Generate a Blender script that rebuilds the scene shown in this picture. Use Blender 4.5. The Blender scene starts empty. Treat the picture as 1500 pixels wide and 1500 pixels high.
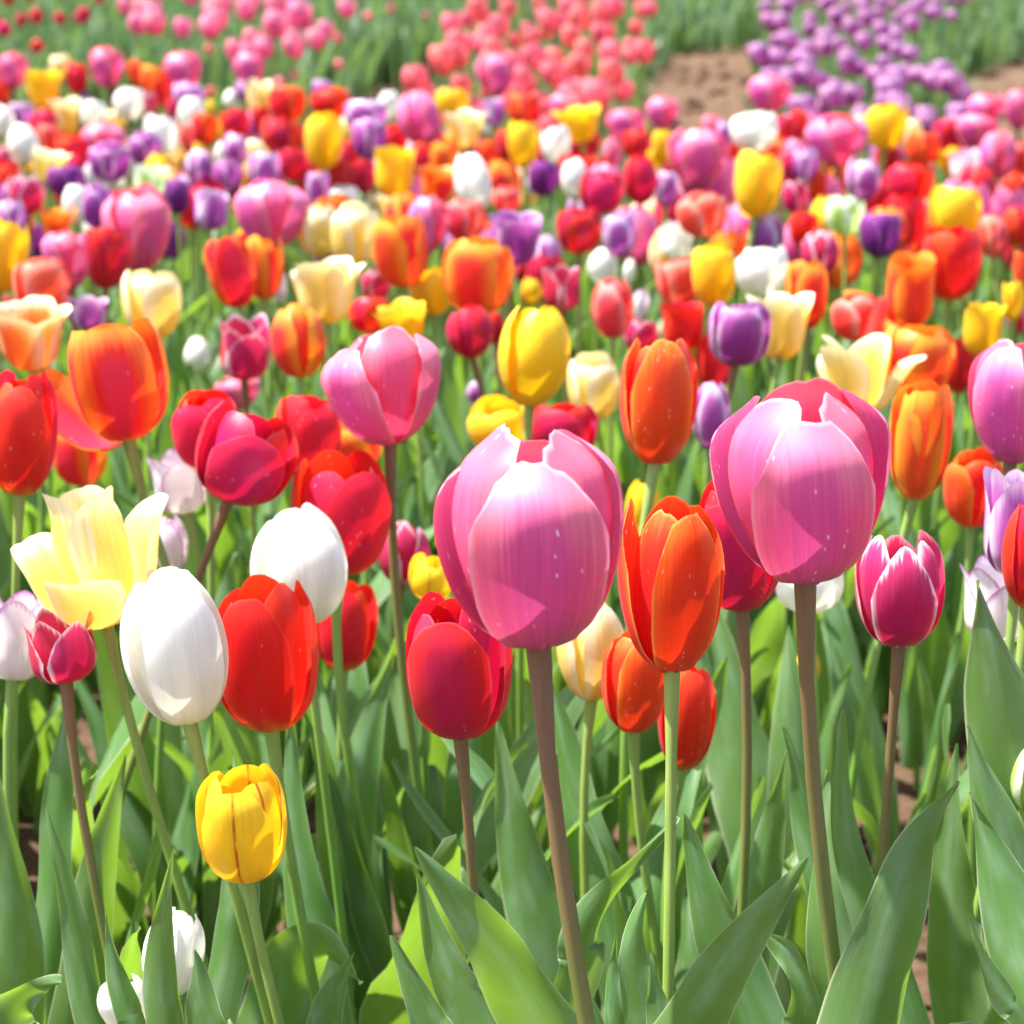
import bpy, math, random
import numpy as np
from mathutils import Matrix, Vector

# ------------------------------------------------------------------ camera, sky, sun, exposure
scene = bpy.context.scene
COL = scene.collection
F = 3000.0                       # focal length in pixels of the 1500 px photograph
CAM = Vector((0.0, 0.0, 0.70))
PITCH = math.atan(795.0 / F)

cam = bpy.data.cameras.new('camera')
cam.sensor_width = 36.0
cam.lens = 36.0 * F / 1500.0
cam.clip_start = 0.05
cam.clip_end = 600.0
cam.dof.use_dof = True
cam.dof.focus_distance = 0.86
cam.dof.aperture_fstop = 72.0 / 5.1
camo = bpy.data.objects.new('camera', cam)
COL.objects.link(camo)
camo.location = CAM
camo.rotation_euler = (math.pi / 2 - PITCH, 0, 0)
scene.camera = camo

SUN_EL = math.radians(66)
SUN_AZ = math.atan2(-0.85, 0.07)          # measured from +Y towards +X
world = bpy.data.worlds.new('World')
scene.world = world
world.use_nodes = True
wn = world.node_tree.nodes
bg = wn['Background']
sky = wn.new('ShaderNodeTexSky')
sky.sky_type = 'NISHITA'
sky.sun_disc = False
sky.sun_elevation = SUN_EL
sky.sun_rotation = SUN_AZ
sky.dust_density = 2.0
world.node_tree.links.new(sky.outputs[0], bg.inputs[0])
bg.inputs[1].default_value = 0.125

sun = bpy.data.lights.new('sun', 'SUN')
sun.energy = 5.0
sun.angle = math.radians(1.2)
sun.color = (1.0, 0.965, 0.90)
suno = bpy.data.objects.new('sun', sun)
COL.objects.link(suno)
sdir = Vector((math.sin(SUN_AZ) * math.cos(SUN_EL), math.cos(SUN_AZ) * math.cos(SUN_EL), math.sin(SUN_EL)))
suno.rotation_euler = (-sdir).to_track_quat('-Z', 'Y').to_euler()
suno.location = sdir * 20

vs = scene.view_settings
vs.view_transform = 'Standard'
vs.look = 'None'
vs.exposure = 1.55
vs.gamma = 1.0
vs.use_curve_mapping = False
scene.render.engine = 'CYCLES'
scene.cycles.max_bounces = 10
scene.cycles.transmission_bounces = 8
scene.cycles.diffuse_bounces = 5

RND = random.Random(7)
cp, sp = math.cos(PITCH), math.sin(PITCH)
FWD = Vector((0, cp, -sp)); UP = Vector((0, sp, cp)); RIGHT = Vector((1, 0, 0))


def at(px, py, d):
    """photo pixel + distance along the lens axis -> point in the place"""
    return CAM + d * (FWD + ((px - 750) / F) * RIGHT + ((750 - py) / F) * UP)


def terrain(y):
    s = max(0.0, min(y, 45.0) - 4.3)
    return 0.045 * (math.sqrt(s * s + 0.16) - 0.4)


def depth_at_height(px, py, h):
    """distance where the ray is h above the ground"""
    lo, hi = 0.4, 60.0
    for _ in range(40):
        m = 0.5 * (lo + hi)
        p = at(px, py, m)
        if p.z - terrain(p.y) > h:
            lo = m
        else:
            hi = m
    return 0.5 * (lo + hi)


# ------------------------------------------------------------------ mesh helpers
class Geo:
    def __init__(s, v, f, uv, mi=None):
        s.v = np.asarray(v, dtype=float).reshape(-1, 3)
        s.f = np.asarray(f, dtype=int).reshape(-1, 4)
        s.uv = np.asarray(uv, dtype=float).reshape(-1, 2)
        s.mi = np.zeros(len(s.f), int) if mi is None else np.asarray(mi, int)


def geo_mesh(name, g, mats, smooth=True):
    me = bpy.data.meshes.new(name)
    nv, nf = len(g.v), len(g.f)
    me.vertices.add(nv)
    me.vertices.foreach_set('co', g.v.ravel())
    me.loops.add(nf * 4)
    me.loops.foreach_set('vertex_index', g.f.ravel())
    me.polygons.add(nf)
    me.polygons.foreach_set('loop_start', np.arange(nf) * 4)
    me.polygons.foreach_set('material_index', g.mi)
    me.update(calc_edges=True)
    ul = me.uv_layers.new(name='UVMap')
    ul.data.foreach_set('uv', g.uv[g.f.ravel()].ravel())
    for m in (mats if isinstance(mats, (list, tuple)) else [mats]):
        me.materials.append(m)
    if smooth:
        me.polygons.foreach_set('use_smooth', np.ones(nf, bool))
    me.validate()
    return me


class Soup:
    """collects many small pieces into one mesh"""
    def __init__(s):
        s.v = []; s.f = []; s.uv = []; s.mi = []; s.n = 0

    def add(s, g, M, mi):
        A = np.array(M)
        s.v.append(g.v @ A[:3, :3].T + A[:3, 3])
        s.f.append(g.f + s.n)
        s.uv.append(g.uv)
        s.mi.append(np.full(len(g.f), mi, int))
        s.n += len(g.v)

    def geo(s):
        return Geo(np.vstack(s.v), np.vstack(s.f), np.vstack(s.uv), np.concatenate(s.mi))


def grid_faces(nu, nv):
    out = []
    for j in range(nv):
        for i in range(nu):
            a = j * (nu + 1) + i
            out.append((a, a + 1, a + nu + 2, a + nu + 1))
    return out


def lerp_pts(pts, t):
    """smooth (Catmull-Rom) interpolation through equally weighted points"""
    n = len(pts) - 1
    x = min(max(t, 0), 1) * n
    i = min(int(x), n - 1)
    k = x - i
    P = [np.asarray(pts[min(max(i + q, 0), n)], float) for q in (-1, 0, 1, 2)]
    return 0.5 * ((2 * P[1]) + (-P[0] + P[2]) * k + (2 * P[0] - 5 * P[1] + 4 * P[2] - P[3]) * k * k
                  + (-P[0] + 3 * P[1] - 3 * P[2] + P[3]) * k ** 3)


def tab(xs, ys, t):
    return float(np.interp(t, xs, ys))


def new_obj(name, me, parent=None):
    o = bpy.data.objects.new(name, me)
    COL.objects.link(o)
    if parent is not None:
        o.parent = parent
    return o


# ------------------------------------------------------------------ materials
def rgb(c):
    return (c[0], c[1], c[2], 1.0)


class NT:
    def __init__(s, mat):
        s.t = mat.node_tree
        s.t.nodes.clear()

    def n(s, kind, **kw):
        nd = s.t.nodes.new('ShaderNode' + kind)
        for k, v in kw.items():
            setattr(nd, k, v)
        return nd

    def l(s, a, b):
        s.t.links.new(a, b)

    def math(s, op, a, b=None, clamp=False):
        m = s.n('Math', operation=op, use_clamp=clamp)
        for i, q in enumerate((a, b)):
            if q is None:
                continue
            if isinstance(q, (int, float)):
                m.inputs[i].default_value = q
            else:
                s.l(q, m.inputs[i])
        return m.outputs[0]

    def mix(s, fac, a, b, blend='MIX'):
        m = s.n('Mix', data_type='RGBA', blend_type=blend)
        for q, i in ((fac, 0), (a, 6), (b, 7)):
            if isinstance(q, (int, float)):
                m.inputs[i].default_value = q
            elif isinstance(q, tuple):
                m.inputs[i].default_value = q if len(q) == 4 else rgb(q)
            else:
                s.l(q, m.inputs[i])
        return m.outputs[2]

    def rng(s, v, a, b, c=0.0, d=1.0, smooth=True):
        m = s.n('MapRange', interpolation_type='SMOOTHSTEP' if smooth else 'LINEAR')
        s.l(v, m.inputs[0])
        for i, q in ((1, a), (2, b), (3, c), (4, d)):
            m.inputs[i].default_value = q
        return m.outputs[0]


def petal_material(name, base, mid, tip, edge=None, edge_w=0.3, edge_s=0.0, core=None, core_w=0.3, core_s=0.0,
                   base_h=0.1, glow=None, trans=0.30, flecks=0.0, jitter=0.03, stripe=None, rough=0.42, rim=None, rim_s=.6, glow_mix=.55, streak_amp=1.0):
    m = bpy.data.materials.new(name)
    m.use_nodes = True
    N = NT(m)
    uv = N.n('UVMap', uv_map='UVMap')
    sx = N.n('SeparateXYZ'); N.l(uv.outputs[0], sx.inputs[0])
    U, V = sx.outputs[0], sx.outputs[1]
    oi = N.n('ObjectInfo')
    a = N.math('ABSOLUTE', N.math('SUBTRACT', N.math('MULTIPLY', U, 2.0), 1.0))
    # streaks that run along the petal
    cx = N.n('CombineXYZ')
    N.l(N.math('MULTIPLY', U, 30.0), cx.inputs[0]); N.l(N.math('MULTIPLY', V, 1.6), cx.inputs[1])
    N.l(N.math('MULTIPLY', oi.outputs['Random'], 37.0), cx.inputs[2])
    st = N.n('TexNoise'); st.inputs['Scale'].default_value = 1.0; st.inputs['Detail'].default_value = 8.0; st.inputs['Roughness'].default_value = .62
    N.l(cx.outputs[0], st.inputs[0])
    streak = st.outputs[0]
    cx2 = N.n('CombineXYZ')
    N.l(N.math('MULTIPLY', U, 5.0), cx2.inputs[0]); N.l(N.math('MULTIPLY', V, 3.0), cx2.inputs[1])
    N.l(N.math('MULTIPLY', oi.outputs['Random'], 91.0), cx2.inputs[2])
    bl = N.n('TexNoise'); bl.inputs['Scale'].default_value = 1.0; bl.inputs['Detail'].default_value = 3.0
    N.l(cx2.outputs[0], bl.inputs[0])
    blotch = bl.outputs[0]
    vj = N.math('ADD', V, N.math('MULTIPLY', N.math('SUBTRACT', streak, 0.5), 0.35))
    c = N.mix(N.rng(vj, base_h * 0.4, base_h * 1.6 + 0.05), base, mid)
    c = N.mix(N.rng(vj, 0.55, 1.0), c, tip)
    if core is not None:
        k = N.rng(N.math('ADD', a, N.math('MULTIPLY', N.math('SUBTRACT', streak, 0.5), 0.5)), core_w * 0.35, core_w * 1.3, core_s, 0.0)
        k = N.math('MULTIPLY', k, N.rng(V, 0.98, 0.7))
        c = N.mix(k, c, core)
    if edge is not None:
        e = N.math('ADD', a, N.math('MULTIPLY', N.math('SUBTRACT', streak, 0.5), 0.28))
        e = N.math('MAXIMUM', N.rng(e, 1.0 - edge_w * 1.3, 1.0, 0.0, edge_s), N.rng(vj, 1.0 - edge_w * 0.55, 1.0, 0.0, edge_s))
        e = N.math('MULTIPLY', e, N.rng(V, 0.05, 0.35))
        c = N.mix(e, c, edge)
    if rim is not None:
        k = N.math('MULTIPLY', N.math('MAXIMUM', N.rng(a, 0.90, 0.99, 0.0, rim_s), N.rng(V, 0.97, 0.998, 0.0, rim_s)), N.rng(V, .15, .4))
        c = N.mix(k, c, rim)
    if stripe is not None:
        k = N.math('MULTIPLY', N.rng(a, 0.065, 0.015), N.rng(blotch, 0.32, 0.48))
        c = N.mix(k, c, stripe)
    hs = N.n('HueSaturation')
    N.l(N.math('ADD', 0.5 - jitter / 2, N.math('MULTIPLY', oi.outputs['Random'], jitter)), hs.inputs[0])
    N.l(N.math('ADD', N.rng(streak, 0.25, 0.75, 1 - .10 * streak_amp, 1 + .07 * streak_amp, False), N.rng(blotch, 0.3, 0.7, -0.07, 0.07, False)), hs.inputs[2])
    N.l(c, hs.inputs[4])
    c = hs.outputs[0]
    if flecks > 0:
        vo = N.n('TexVoronoi'); vo.inputs['Scale'].default_value = 1.0; vo.inputs['Randomness'].default_value = 1.0
        cx3 = N.n('CombineXYZ')
        N.l(N.math('MULTIPLY', U, 15.0), cx3.inputs[0]); N.l(N.math('MULTIPLY', V, 13.0), cx3.inputs[1])
        N.l(N.math('MULTIPLY', oi.outputs['Random'], 53.0), cx3.inputs[2])
        N.l(cx3.outputs[0], vo.inputs[0])
        k = N.math('MULTIPLY', N.rng(vo.outputs[0], 0.20, 0.12), N.rng(blotch, 0.55, 0.60, 0.0, flecks))
        c = N.mix(k, c, (0.9, 0.78, 0.76))
    gl = N.mix(glow_mix, c, glow) if glow is not None else c
    pb = N.n('BsdfPrincipled')
    N.l(c, pb.inputs['Base Color'])
    pb.inputs['Roughness'].default_value = rough
    pb.inputs['Specular IOR Level'].default_value = 0.32
    pb.inputs['Sheen Weight'].default_value = 0.06
    bp = N.n('Bump'); bp.inputs['Strength'].default_value = 0.12; bp.inputs['Distance'].default_value = 0.0015
    N.l(streak, bp.inputs['Height']); N.l(bp.outputs[0], pb.inputs['Normal'])
    tr = N.n('BsdfTranslucent'); N.l(gl, tr.inputs[0])
    mx = N.n('MixShader'); mx.inputs[0].default_value = trans
    N.l(pb.outputs[0], mx.inputs[1]); N.l(tr.outputs[0], mx.inputs[2])
    out = N.n('OutputMaterial'); N.l(mx.outputs[0], out.inputs[0])
    return m


PM = {}
PM['pink'] = petal_material('pink_petal', (0.44, 0.06, 0.28), (0.78, 0.095, 0.31), (0.86, 0.28, 0.40), edge=(0.86, 0.17, 0.31), edge_w=.38,
                            edge_s=.7, core=(0.66, 0.085, 0.38), core_w=.5, core_s=.7, glow=(0.92, 0.11, 0.33), flecks=.8, base_h=.24,
                            rim=(0.90, 0.55, 0.62), rim_s=.5, glow_mix=.5, trans=.24, streak_amp=1.9)
PM['pink_inner'] = petal_material('pink_inner_petal', (0.52, 0.10, 0.34), (0.80, 0.07, 0.15), (0.88, 0.24, 0.33), edge=(0.86, 0.08, 0.14), edge_w=.4,
                                  edge_s=.7, core=(0.72, 0.11, 0.34), core_w=.45, core_s=.6, glow=(0.98, 0.05, 0.09), flecks=.5, base_h=.2,
                                  rim=(0.92, 0.62, 0.64), streak_amp=1.6)
PM['red'] = petal_material('red_petal', (0.84, 0.46, 0.03), (0.72, 0.010, 0.010), (0.78, 0.02, 0.012), core=(0.62, 0.006, 0.02), core_w=.4, core_s=.6,
                           glow=(0.95, 0.02, 0.008), flecks=.35, base_h=.19, rim=(0.86, 0.10, 0.07), rim_s=.5)
PM['crimson'] = petal_material('crimson_petal', (0.60, 0.22, 0.32), (0.56, 0.006, 0.035), (0.70, 0.015, 0.03), core=(0.46, 0.008, 0.085), core_w=.55, core_s=.8,
                               glow=(0.92, 0.01, 0.02), flecks=.35, base_h=.08, rim=(0.84, 0.12, 0.16), rim_s=.5)
PM['crimson_white'] = petal_material('white_rimmed_crimson_petal', (0.58, 0.18, 0.34), (0.52, 0.008, 0.085), (0.62, 0.05, 0.15), edge=(0.88, 0.72, 0.76),
                                     edge_w=.17, edge_s=.9, glow=(0.9, 0.03, 0.08), base_h=.07, rim=(.92,.85,.86), rim_s=.8)
PM['flame'] = petal_material('flame_petal', (0.72, 0.42, 0.05), (0.78, 0.022, 0.008), (0.84, 0.07, 0.010), edge=(0.88, 0.15, 0.02), edge_w=.26,
                             edge_s=.8, core=(0.72, 0.012, 0.012), core_w=.5, core_s=.7, glow=(0.98, 0.035, 0.008), flecks=.5, base_h=.06,
                             rim=(0.92, 0.42, 0.10), rim_s=.75)
PM['orange'] = petal_material('orange_petal', (0.88, 0.50, 0.04), (0.86, 0.10, 0.012), (0.90, 0.20, 0.02), edge=(0.92, 0.36, 0.03), edge_w=.5,
                              edge_s=.9, core=(0.76, 0.02, 0.02), core_w=.5, core_s=.85, glow=(1.0, 0.16, 0.01), flecks=.25, base_h=.12)
PM['orange_cream'] = petal_material('orange_cream_petal', (0.90, 0.55, 0.05), (0.90, 0.30, 0.04), (0.92, 0.78, 0.40), edge=(0.94, 0.84, 0.55), edge_w=.5,
                                    edge_s=.9, core=(0.86, 0.10, 0.02), core_w=.5, core_s=.9, glow=(1.0, 0.3, 0.03), base_h=.1)
PM['yellow'] = petal_material('yellow_petal', (0.80, 0.55, 0.04), (0.90, 0.56, 0.012), (0.92, 0.64, 0.03), glow=(1.0, 0.62, 0.005), base_h=.1)
PM['cream'] = petal_material('cream_petal', (0.88, 0.48, 0.015), (0.90, 0.66, 0.15), (0.92, 0.85, 0.55), edge=(0.93, 0.88, 0.64), edge_w=.45, edge_s=.8,
                             core=(0.90, 0.66, 0.12), core_w=.4, core_s=.6, glow=(1.0, 0.72, 0.14), base_h=.26)
PM['white'] = petal_material('white_petal', (0.78, 0.78, 0.52), (0.88, 0.87, 0.78), (0.92, 0.91, 0.86), glow=(0.96, 0.93, 0.80), base_h=.12, trans=.28)
PM['white_violet'] = petal_material('violet_rimmed_white_petal', (0.84, 0.80, 0.60), (0.88, 0.82, 0.80), (0.86, 0.76, 0.84), edge=(0.46, 0.08, 0.38),
                                    edge_w=.20, edge_s=.9, rim=(0.40, 0.05, 0.32), rim_s=.8, glow=(0.95, 0.84, 0.80), base_h=.12)
PM['lilac'] = petal_material('lilac_petal', (0.56, 0.36, 0.50), (0.44, 0.085, 0.38), (0.66, 0.34, 0.60), edge=(0.88, 0.74, 0.84), edge_w=.36, edge_s=.85,
                             core=(0.38, 0.06, 0.34), core_w=.5, core_s=.6, glow=(0.66, 0.12, 0.54), base_h=.08)
PM['purple'] = petal_material('purple_petal', (0.42, 0.24, 0.38), (0.33, 0.035, 0.27), (0.50, 0.14, 0.42), edge=(0.82, 0.62, 0.78), edge_w=.24, edge_s=.75,
                              glow=(0.58, 0.06, 0.48), base_h=.08)
PM['dark_purple'] = petal_material('dark_purple_petal', (0.22, 0.06, 0.22), (0.16, 0.010, 0.15), (0.26, 0.04, 0.25), edge=(0.44, 0.14, 0.42), edge_w=.22,
                                   edge_s=.6, glow=(0.42, 0.02, 0.38), base_h=.08)
PM['coral'] = petal_material('coral_petal', (0.86, 0.62, 0.30), (0.78, 0.05, 0.045), (0.84, 0.12, 0.09), edge=(0.88, 0.34, 0.28), edge_w=.45, edge_s=.85,
                             core=(0.80, 0.03, 0.04), core_w=.45, core_s=.7, glow=(0.98, 0.10, 0.05), base_h=.12)
PM['green_white'] = petal_material('green_flamed_white_petal', (0.42, 0.60, 0.10), (0.80, 0.84, 0.55), (0.90, 0.90, 0.80), core=(0.38, 0.58, 0.06), core_w=.4,
                                   core_s=.95, glow=(0.75, 0.9, 0.4), base_h=.2)
PM['yellow_striped'] = petal_material('red_striped_yellow_petal', (0.90, 0.50, 0.02), (0.92, 0.62, 0.02), (0.93, 0.68, 0.03), glow=(1.0, 0.66, 0.01),
                                      stripe=(0.45, 0.04, 0.01), base_h=.12)
PM['lilac_row'] = petal_material('lilac_row_petal', (0.36, 0.06, 0.26), (0.38, 0.055, 0.28), (0.62, 0.34, 0.54), edge=(0.68, 0.42, 0.60), edge_w=.3, edge_s=.6,
                                 glow=(0.66, 0.10, 0.50), base_h=.2)
PM['pink_row'] = petal_material('pink_row_petal', (0.66, 0.13, 0.36), (0.80, 0.13, 0.30), (0.88, 0.40, 0.50), glow=(0.95, 0.10, 0.25), base_h=.2)
PM['coral_pink'] = petal_material('coral_pink_petal', (0.84, 0.36, 0.30), (0.82, 0.095, 0.14), (0.86, 0.22, 0.25), edge=(0.88, 0.30, 0.32), edge_w=.5, edge_s=.7,
                                  glow=(1.0, 0.16, 0.18), base_h=.1)


def stem_material(name, low, high):
    m = bpy.data.materials.new(name)
    m.use_nodes = True
    N = NT(m)
    uv = N.n('UVMap', uv_map='UVMap')
    sx = N.n('SeparateXYZ'); N.l(uv.outputs[0], sx.inputs[0])
    oi = N.n('ObjectInfo')
    tc = N.n('TexCoord')
    mp = N.n('Mapping'); mp.inputs['Scale'].default_value = (260, 260, 22); N.l(tc.outputs['Object'], mp.inputs[0])
    ns = N.n('TexNoise'); ns.inputs['Scale'].default_value = 1.0; ns.inputs['Detail'].default_value = 4.0; N.l(mp.outputs[0], ns.inputs[0])
    c = N.mix(N.rng(N.math('ADD', sx.outputs[1], N.math('MULTIPLY', N.math('SUBTRACT', ns.outputs[0], .5), .3)), 0.45, 0.95), low, high)
    hs = N.n('HueSaturation')
    N.l(N.rng(ns.outputs[0], .3, .7, .85, 1.12, False), hs.inputs[2])
    N.l(N.rng(oi.outputs['Random'], 0, 1, .485, .515, False), hs.inputs[0]); N.l(c, hs.inputs[4])
    pb = N.n('BsdfPrincipled'); N.l(hs.outputs[0], pb.inputs['Base Color'])
    pb.inputs['Roughness'].default_value = 0.45; pb.inputs['Specular IOR Level'].default_value = 0.35
    pb.inputs['Subsurface Weight'].default_value = 0.0
    out = N.n('OutputMaterial'); N.l(pb.outputs[0], out.inputs[0])
    return m


SM_GREEN = stem_material('green_stem', (0.18, 0.32, 0.05), (0.27, 0.38, 0.09))
SM_BROWN = stem_material('brownish_stem', (0.17, 0.26, 0.05), (0.21, 0.12, 0.06))


def leaf_material(name, col, glow, trans=0.38, sheen=(0.34, 0.46, 0.36)):
    m = bpy.data.materials.new(name)
    m.use_nodes = True
    N = NT(m)
    uv = N.n('UVMap', uv_map='UVMap')
    sx = N.n('SeparateXYZ'); N.l(uv.outputs[0], sx.inputs[0])
    U, V = sx.outputs[0], sx.outputs[1]
    oi = N.n('ObjectInfo')
    geo = N.n('NewGeometry')
    a = N.math('ABSOLUTE', N.math('SUBTRACT', N.math('MULTIPLY', U, 2.0), 1.0))
    rnd = N.math('ADD', oi.outputs['Random'], geo.outputs['Random Per Island'])
    cx = N.n('CombineXYZ')
    N.l(N.math('MULTIPLY', U, 34.0), cx.inputs[0]); N.l(N.math('MULTIPLY', V, 1.1), cx.inputs[1]); N.l(N.math('MULTIPLY', rnd, 41.0), cx.inputs[2])
    vn = N.n('TexNoise'); vn.inputs['Scale'].default_value = 1.0; vn.inputs['Detail'].default_value = 3.0; N.l(cx.outputs[0], vn.inputs[0])
    cx2 = N.n('CombineXYZ')
    N.l(N.math('MULTIPLY', U, 3.0), cx2.inputs[0]); N.l(N.math('MULTIPLY', V, 6.0), cx2.inputs[1]); N.l(N.math('MULTIPLY', rnd, 17.0), cx2.inputs[2])
    bn = N.n('TexNoise'); bn.inputs['Scale'].default_value = 1.0; bn.inputs['Detail'].default_value = 4.0; N.l(cx2.outputs[0], bn.inputs[0])
    # waxy bloom comes and goes over the blade
    c = N.mix(N.rng(bn.outputs[0], 0.40, 0.75, 0.0, 0.32), col, sheen)
    hs = N.n('HueSaturation')
    N.l(N.rng(rnd, 0, 2, .48, .52, False), hs.inputs[0])
    N.l(N.math('ADD', N.rng(vn.outputs[0], .3, .7, .94, 1.05, False), N.rng(N.math('FRACT', N.math('MULTIPLY', rnd, 7.0)), 0, 1, -.16, .16, False)), hs.inputs[2])
    N.l(c, hs.inputs[4])
    c = hs.outputs[0]
    c = N.mix(N.rng(a, 0.93, 1.0, 0.0, 0.7), c, (0.52, 0.50, 0.36))
    pb = N.n('BsdfPrincipled'); N.l(c, pb.inputs['Base Color'])
    pb.inputs['Roughness'].default_value = 0.40; pb.inputs['Specular IOR Level'].default_value = 0.42
    bp = N.n('Bump'); bp.inputs['Strength'].default_value = 0.10; bp.inputs['Distance'].default_value = 0.002
    N.l(vn.outputs[0], bp.inputs['Height']); N.l(bp.outputs[0], pb.inputs['Normal'])
    tr = N.n('BsdfTranslucent')
    N.l(N.mix(0.25, glow, c), tr.inputs[0])
    mx = N.n('MixShader'); mx.inputs[0].default_value = trans
    N.l(pb.outputs[0], mx.inputs[1]); N.l(tr.outputs[0], mx.inputs[2])
    out = N.n('OutputMaterial'); N.l(mx.outputs[0], out.inputs[0])
    return m


LM = leaf_material('tulip_leaf', (0.095, 0.195, 0.052), (0.29, 0.50, 0.02), .42)
LM_FAR = leaf_material('row_leaf', (0.09, 0.17, 0.06), (0.20, 0.34, 0.05))


def soil_material():
    m = bpy.data.materials.new('soil')
    m.use_nodes = True
    N = NT(m)
    tc = N.n('TexCoord')
    n1 = N.n('TexNoise'); n1.inputs['Scale'].default_value = 1.3; n1.inputs['Detail'].default_value = 6; N.l(tc.outputs['Object'], n1.inputs[0])
    n2 = N.n('TexNoise'); n2.inputs['Scale'].default_value = 60; n2.inputs['Detail'].default_value = 8; n2.inputs['Roughness'].default_value = .7
    N.l(tc.outputs['Object'], n2.inputs[0])
    c = N.mix(N.rng(n1.outputs[0], .35, .65), (0.10, 0.054, 0.030), (0.135, 0.082, 0.050))
    c = N.mix(N.rng(n2.outputs[0], .35, .7, 0, .75), c, (0.17, 0.112, 0.074))
    c = N.mix(N.rng(n2.outputs[0], .45, .3, 0, .8), c, (0.06, 0.033, 0.02))
    pb = N.n('BsdfPrincipled'); N.l(c, pb.inputs['Base Color']); pb.inputs['Roughness'].default_value = .95
    pb.inputs['Specular IOR Level'].default_value = .1
    bp = N.n('Bump'); bp.inputs['Strength'].default_value = .9; bp.inputs['Distance'].default_value = .012
    N.l(n2.outputs[0], bp.inputs['Height']); N.l(bp.outputs[0], pb.inputs['Normal'])
    out = N.n('OutputMaterial'); N.l(pb.outputs[0], out.inputs[0])
    return m


SOIL = soil_material()

# ------------------------------------------------------------------ the ground
def build_ground():
    ys = np.concatenate([np.linspace(-6, 0.5, 14), np.linspace(0.55, 3.0, 100), np.linspace(3.05, 14, 130), np.linspace(14.5, 50, 50), np.array([60, 90, 150, 300])])
    xs = np.concatenate([np.array([-150, -80, -40, -20, -10]), np.linspace(-6, -1.25, 40), np.linspace(-1.2, 1.2, 90), np.linspace(1.25, 6, 40), np.array([10, 20, 40, 80, 150])])
    rs = np.random.RandomState(3)
    v, uv = [], []
    for y in ys:
        for x in xs:
            fine = 0.012 if (abs(x) < 1.3 and 0.5 < y < 3.1) else 0.02
            z = terrain(y) + (rs.rand() - .5) * fine + 0.01 * math.sin(x * 3.1 + 1) * math.sin(y * 2.3)
            v.append((x, y, z)); uv.append((x, y))
    o = new_obj('ground', geo_mesh('ground', Geo(v, grid_faces(len(xs) - 1, len(ys) - 1), uv), SOIL))
    o['kind'] = 'structure'
    # loose clods of earth between the plants and on the bare strips
    S = Soup()
    cl = []
    for q in range(6):
        pts = [(-1, -1, -1), (1, -1, -1), (1, 1, -1), (-1, 1, -1), (-1, -1, 1), (1, -1, 1), (1, 1, 1), (-1, 1, 1)]
        pts = [tuple(c * rs.uniform(.5, 1.0) for c in p) for p in pts]
        fc = [(0, 3, 2, 1), (4, 5, 6, 7), (0, 1, 5, 4), (1, 2, 6, 5), (2, 3, 7, 6), (3, 0, 4, 7)]
        cl.append(Geo(pts, fc, [(0, 0)] * 8))
    for k in range(5200):
        if k < 2600:
            y = rs.uniform(.8, 3.2); x = rs.uniform(-.75, .75) * (0.45 + y * .4); s = rs.uniform(.003, .011)
        else:
            y = rs.uniform(4.5, 13); x = rs.uniform(-.4, .42) * y; s = rs.uniform(.008, .03)
        M = Matrix.Translation((x, y, terrain(y) + s * .2)) @ Matrix.Rotation(rs.rand() * 6.3, 4, 'Z') @ Matrix.Rotation(rs.rand() * 2, 4, 'X') @ Matrix.Diagonal((s, s * .8, s * .7, 1))
        S.add(cl[k % 6], M, 0)
    o = new_obj('soil_clods', geo_mesh('soil_clods', S.geo(), SOIL, smooth=False))
    o['kind'] = 'stuff'
    o['label'] = 'loose brown clods of earth lying on the soil between the plants'
    o['category'] = 'soil'


build_ground()

# ------------------------------------------------------------------ petals
PROFILE = {   # (radius, height) of the petal's middle line for a bloom 1 wide and 1 high
    'egg':   [(.05, 0), (.24, .05), (.405, .20), (.49, .41), (.48, .62), (.37, .83), (.17, 1.0)],
    'tall':  [(.05, 0), (.23, .04), (.40, .18), (.49, .40), (.50, .62), (.43, .84), (.26, 1.0)],
    'cup':   [(.05, 0), (.25, .05), (.42, .20), (.495, .42), (.50, .64), (.445, .85), (.32, 1.0)],
    'goblet': [(.05, 0), (.20, .06), (.355, .20), (.46, .41), (.50, .62), (.44, .83), (.20, 1.0)],
    'open':  [(.05, 0), (.25, .06), (.37, .24), (.42, .46), (.46, .68), (.52, .87), (.62, 1.0)],
    'flare': [(.05, 0), (.27, .05), (.41, .21), (.43, .43), (.42, .65), (.43, .85), (.48, 1.0)],
    'bud':   [(.05, 0), (.26, .06), (.44, .23), (.50, .44), (.44, .66), (.28, .86), (.06, 1.0)],
}
WIDTH = ([0, .1, .25, .42, .58, .72, .86, 1], [.24, .44, .74, .94, 1.0, .98, .90, .80])


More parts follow.
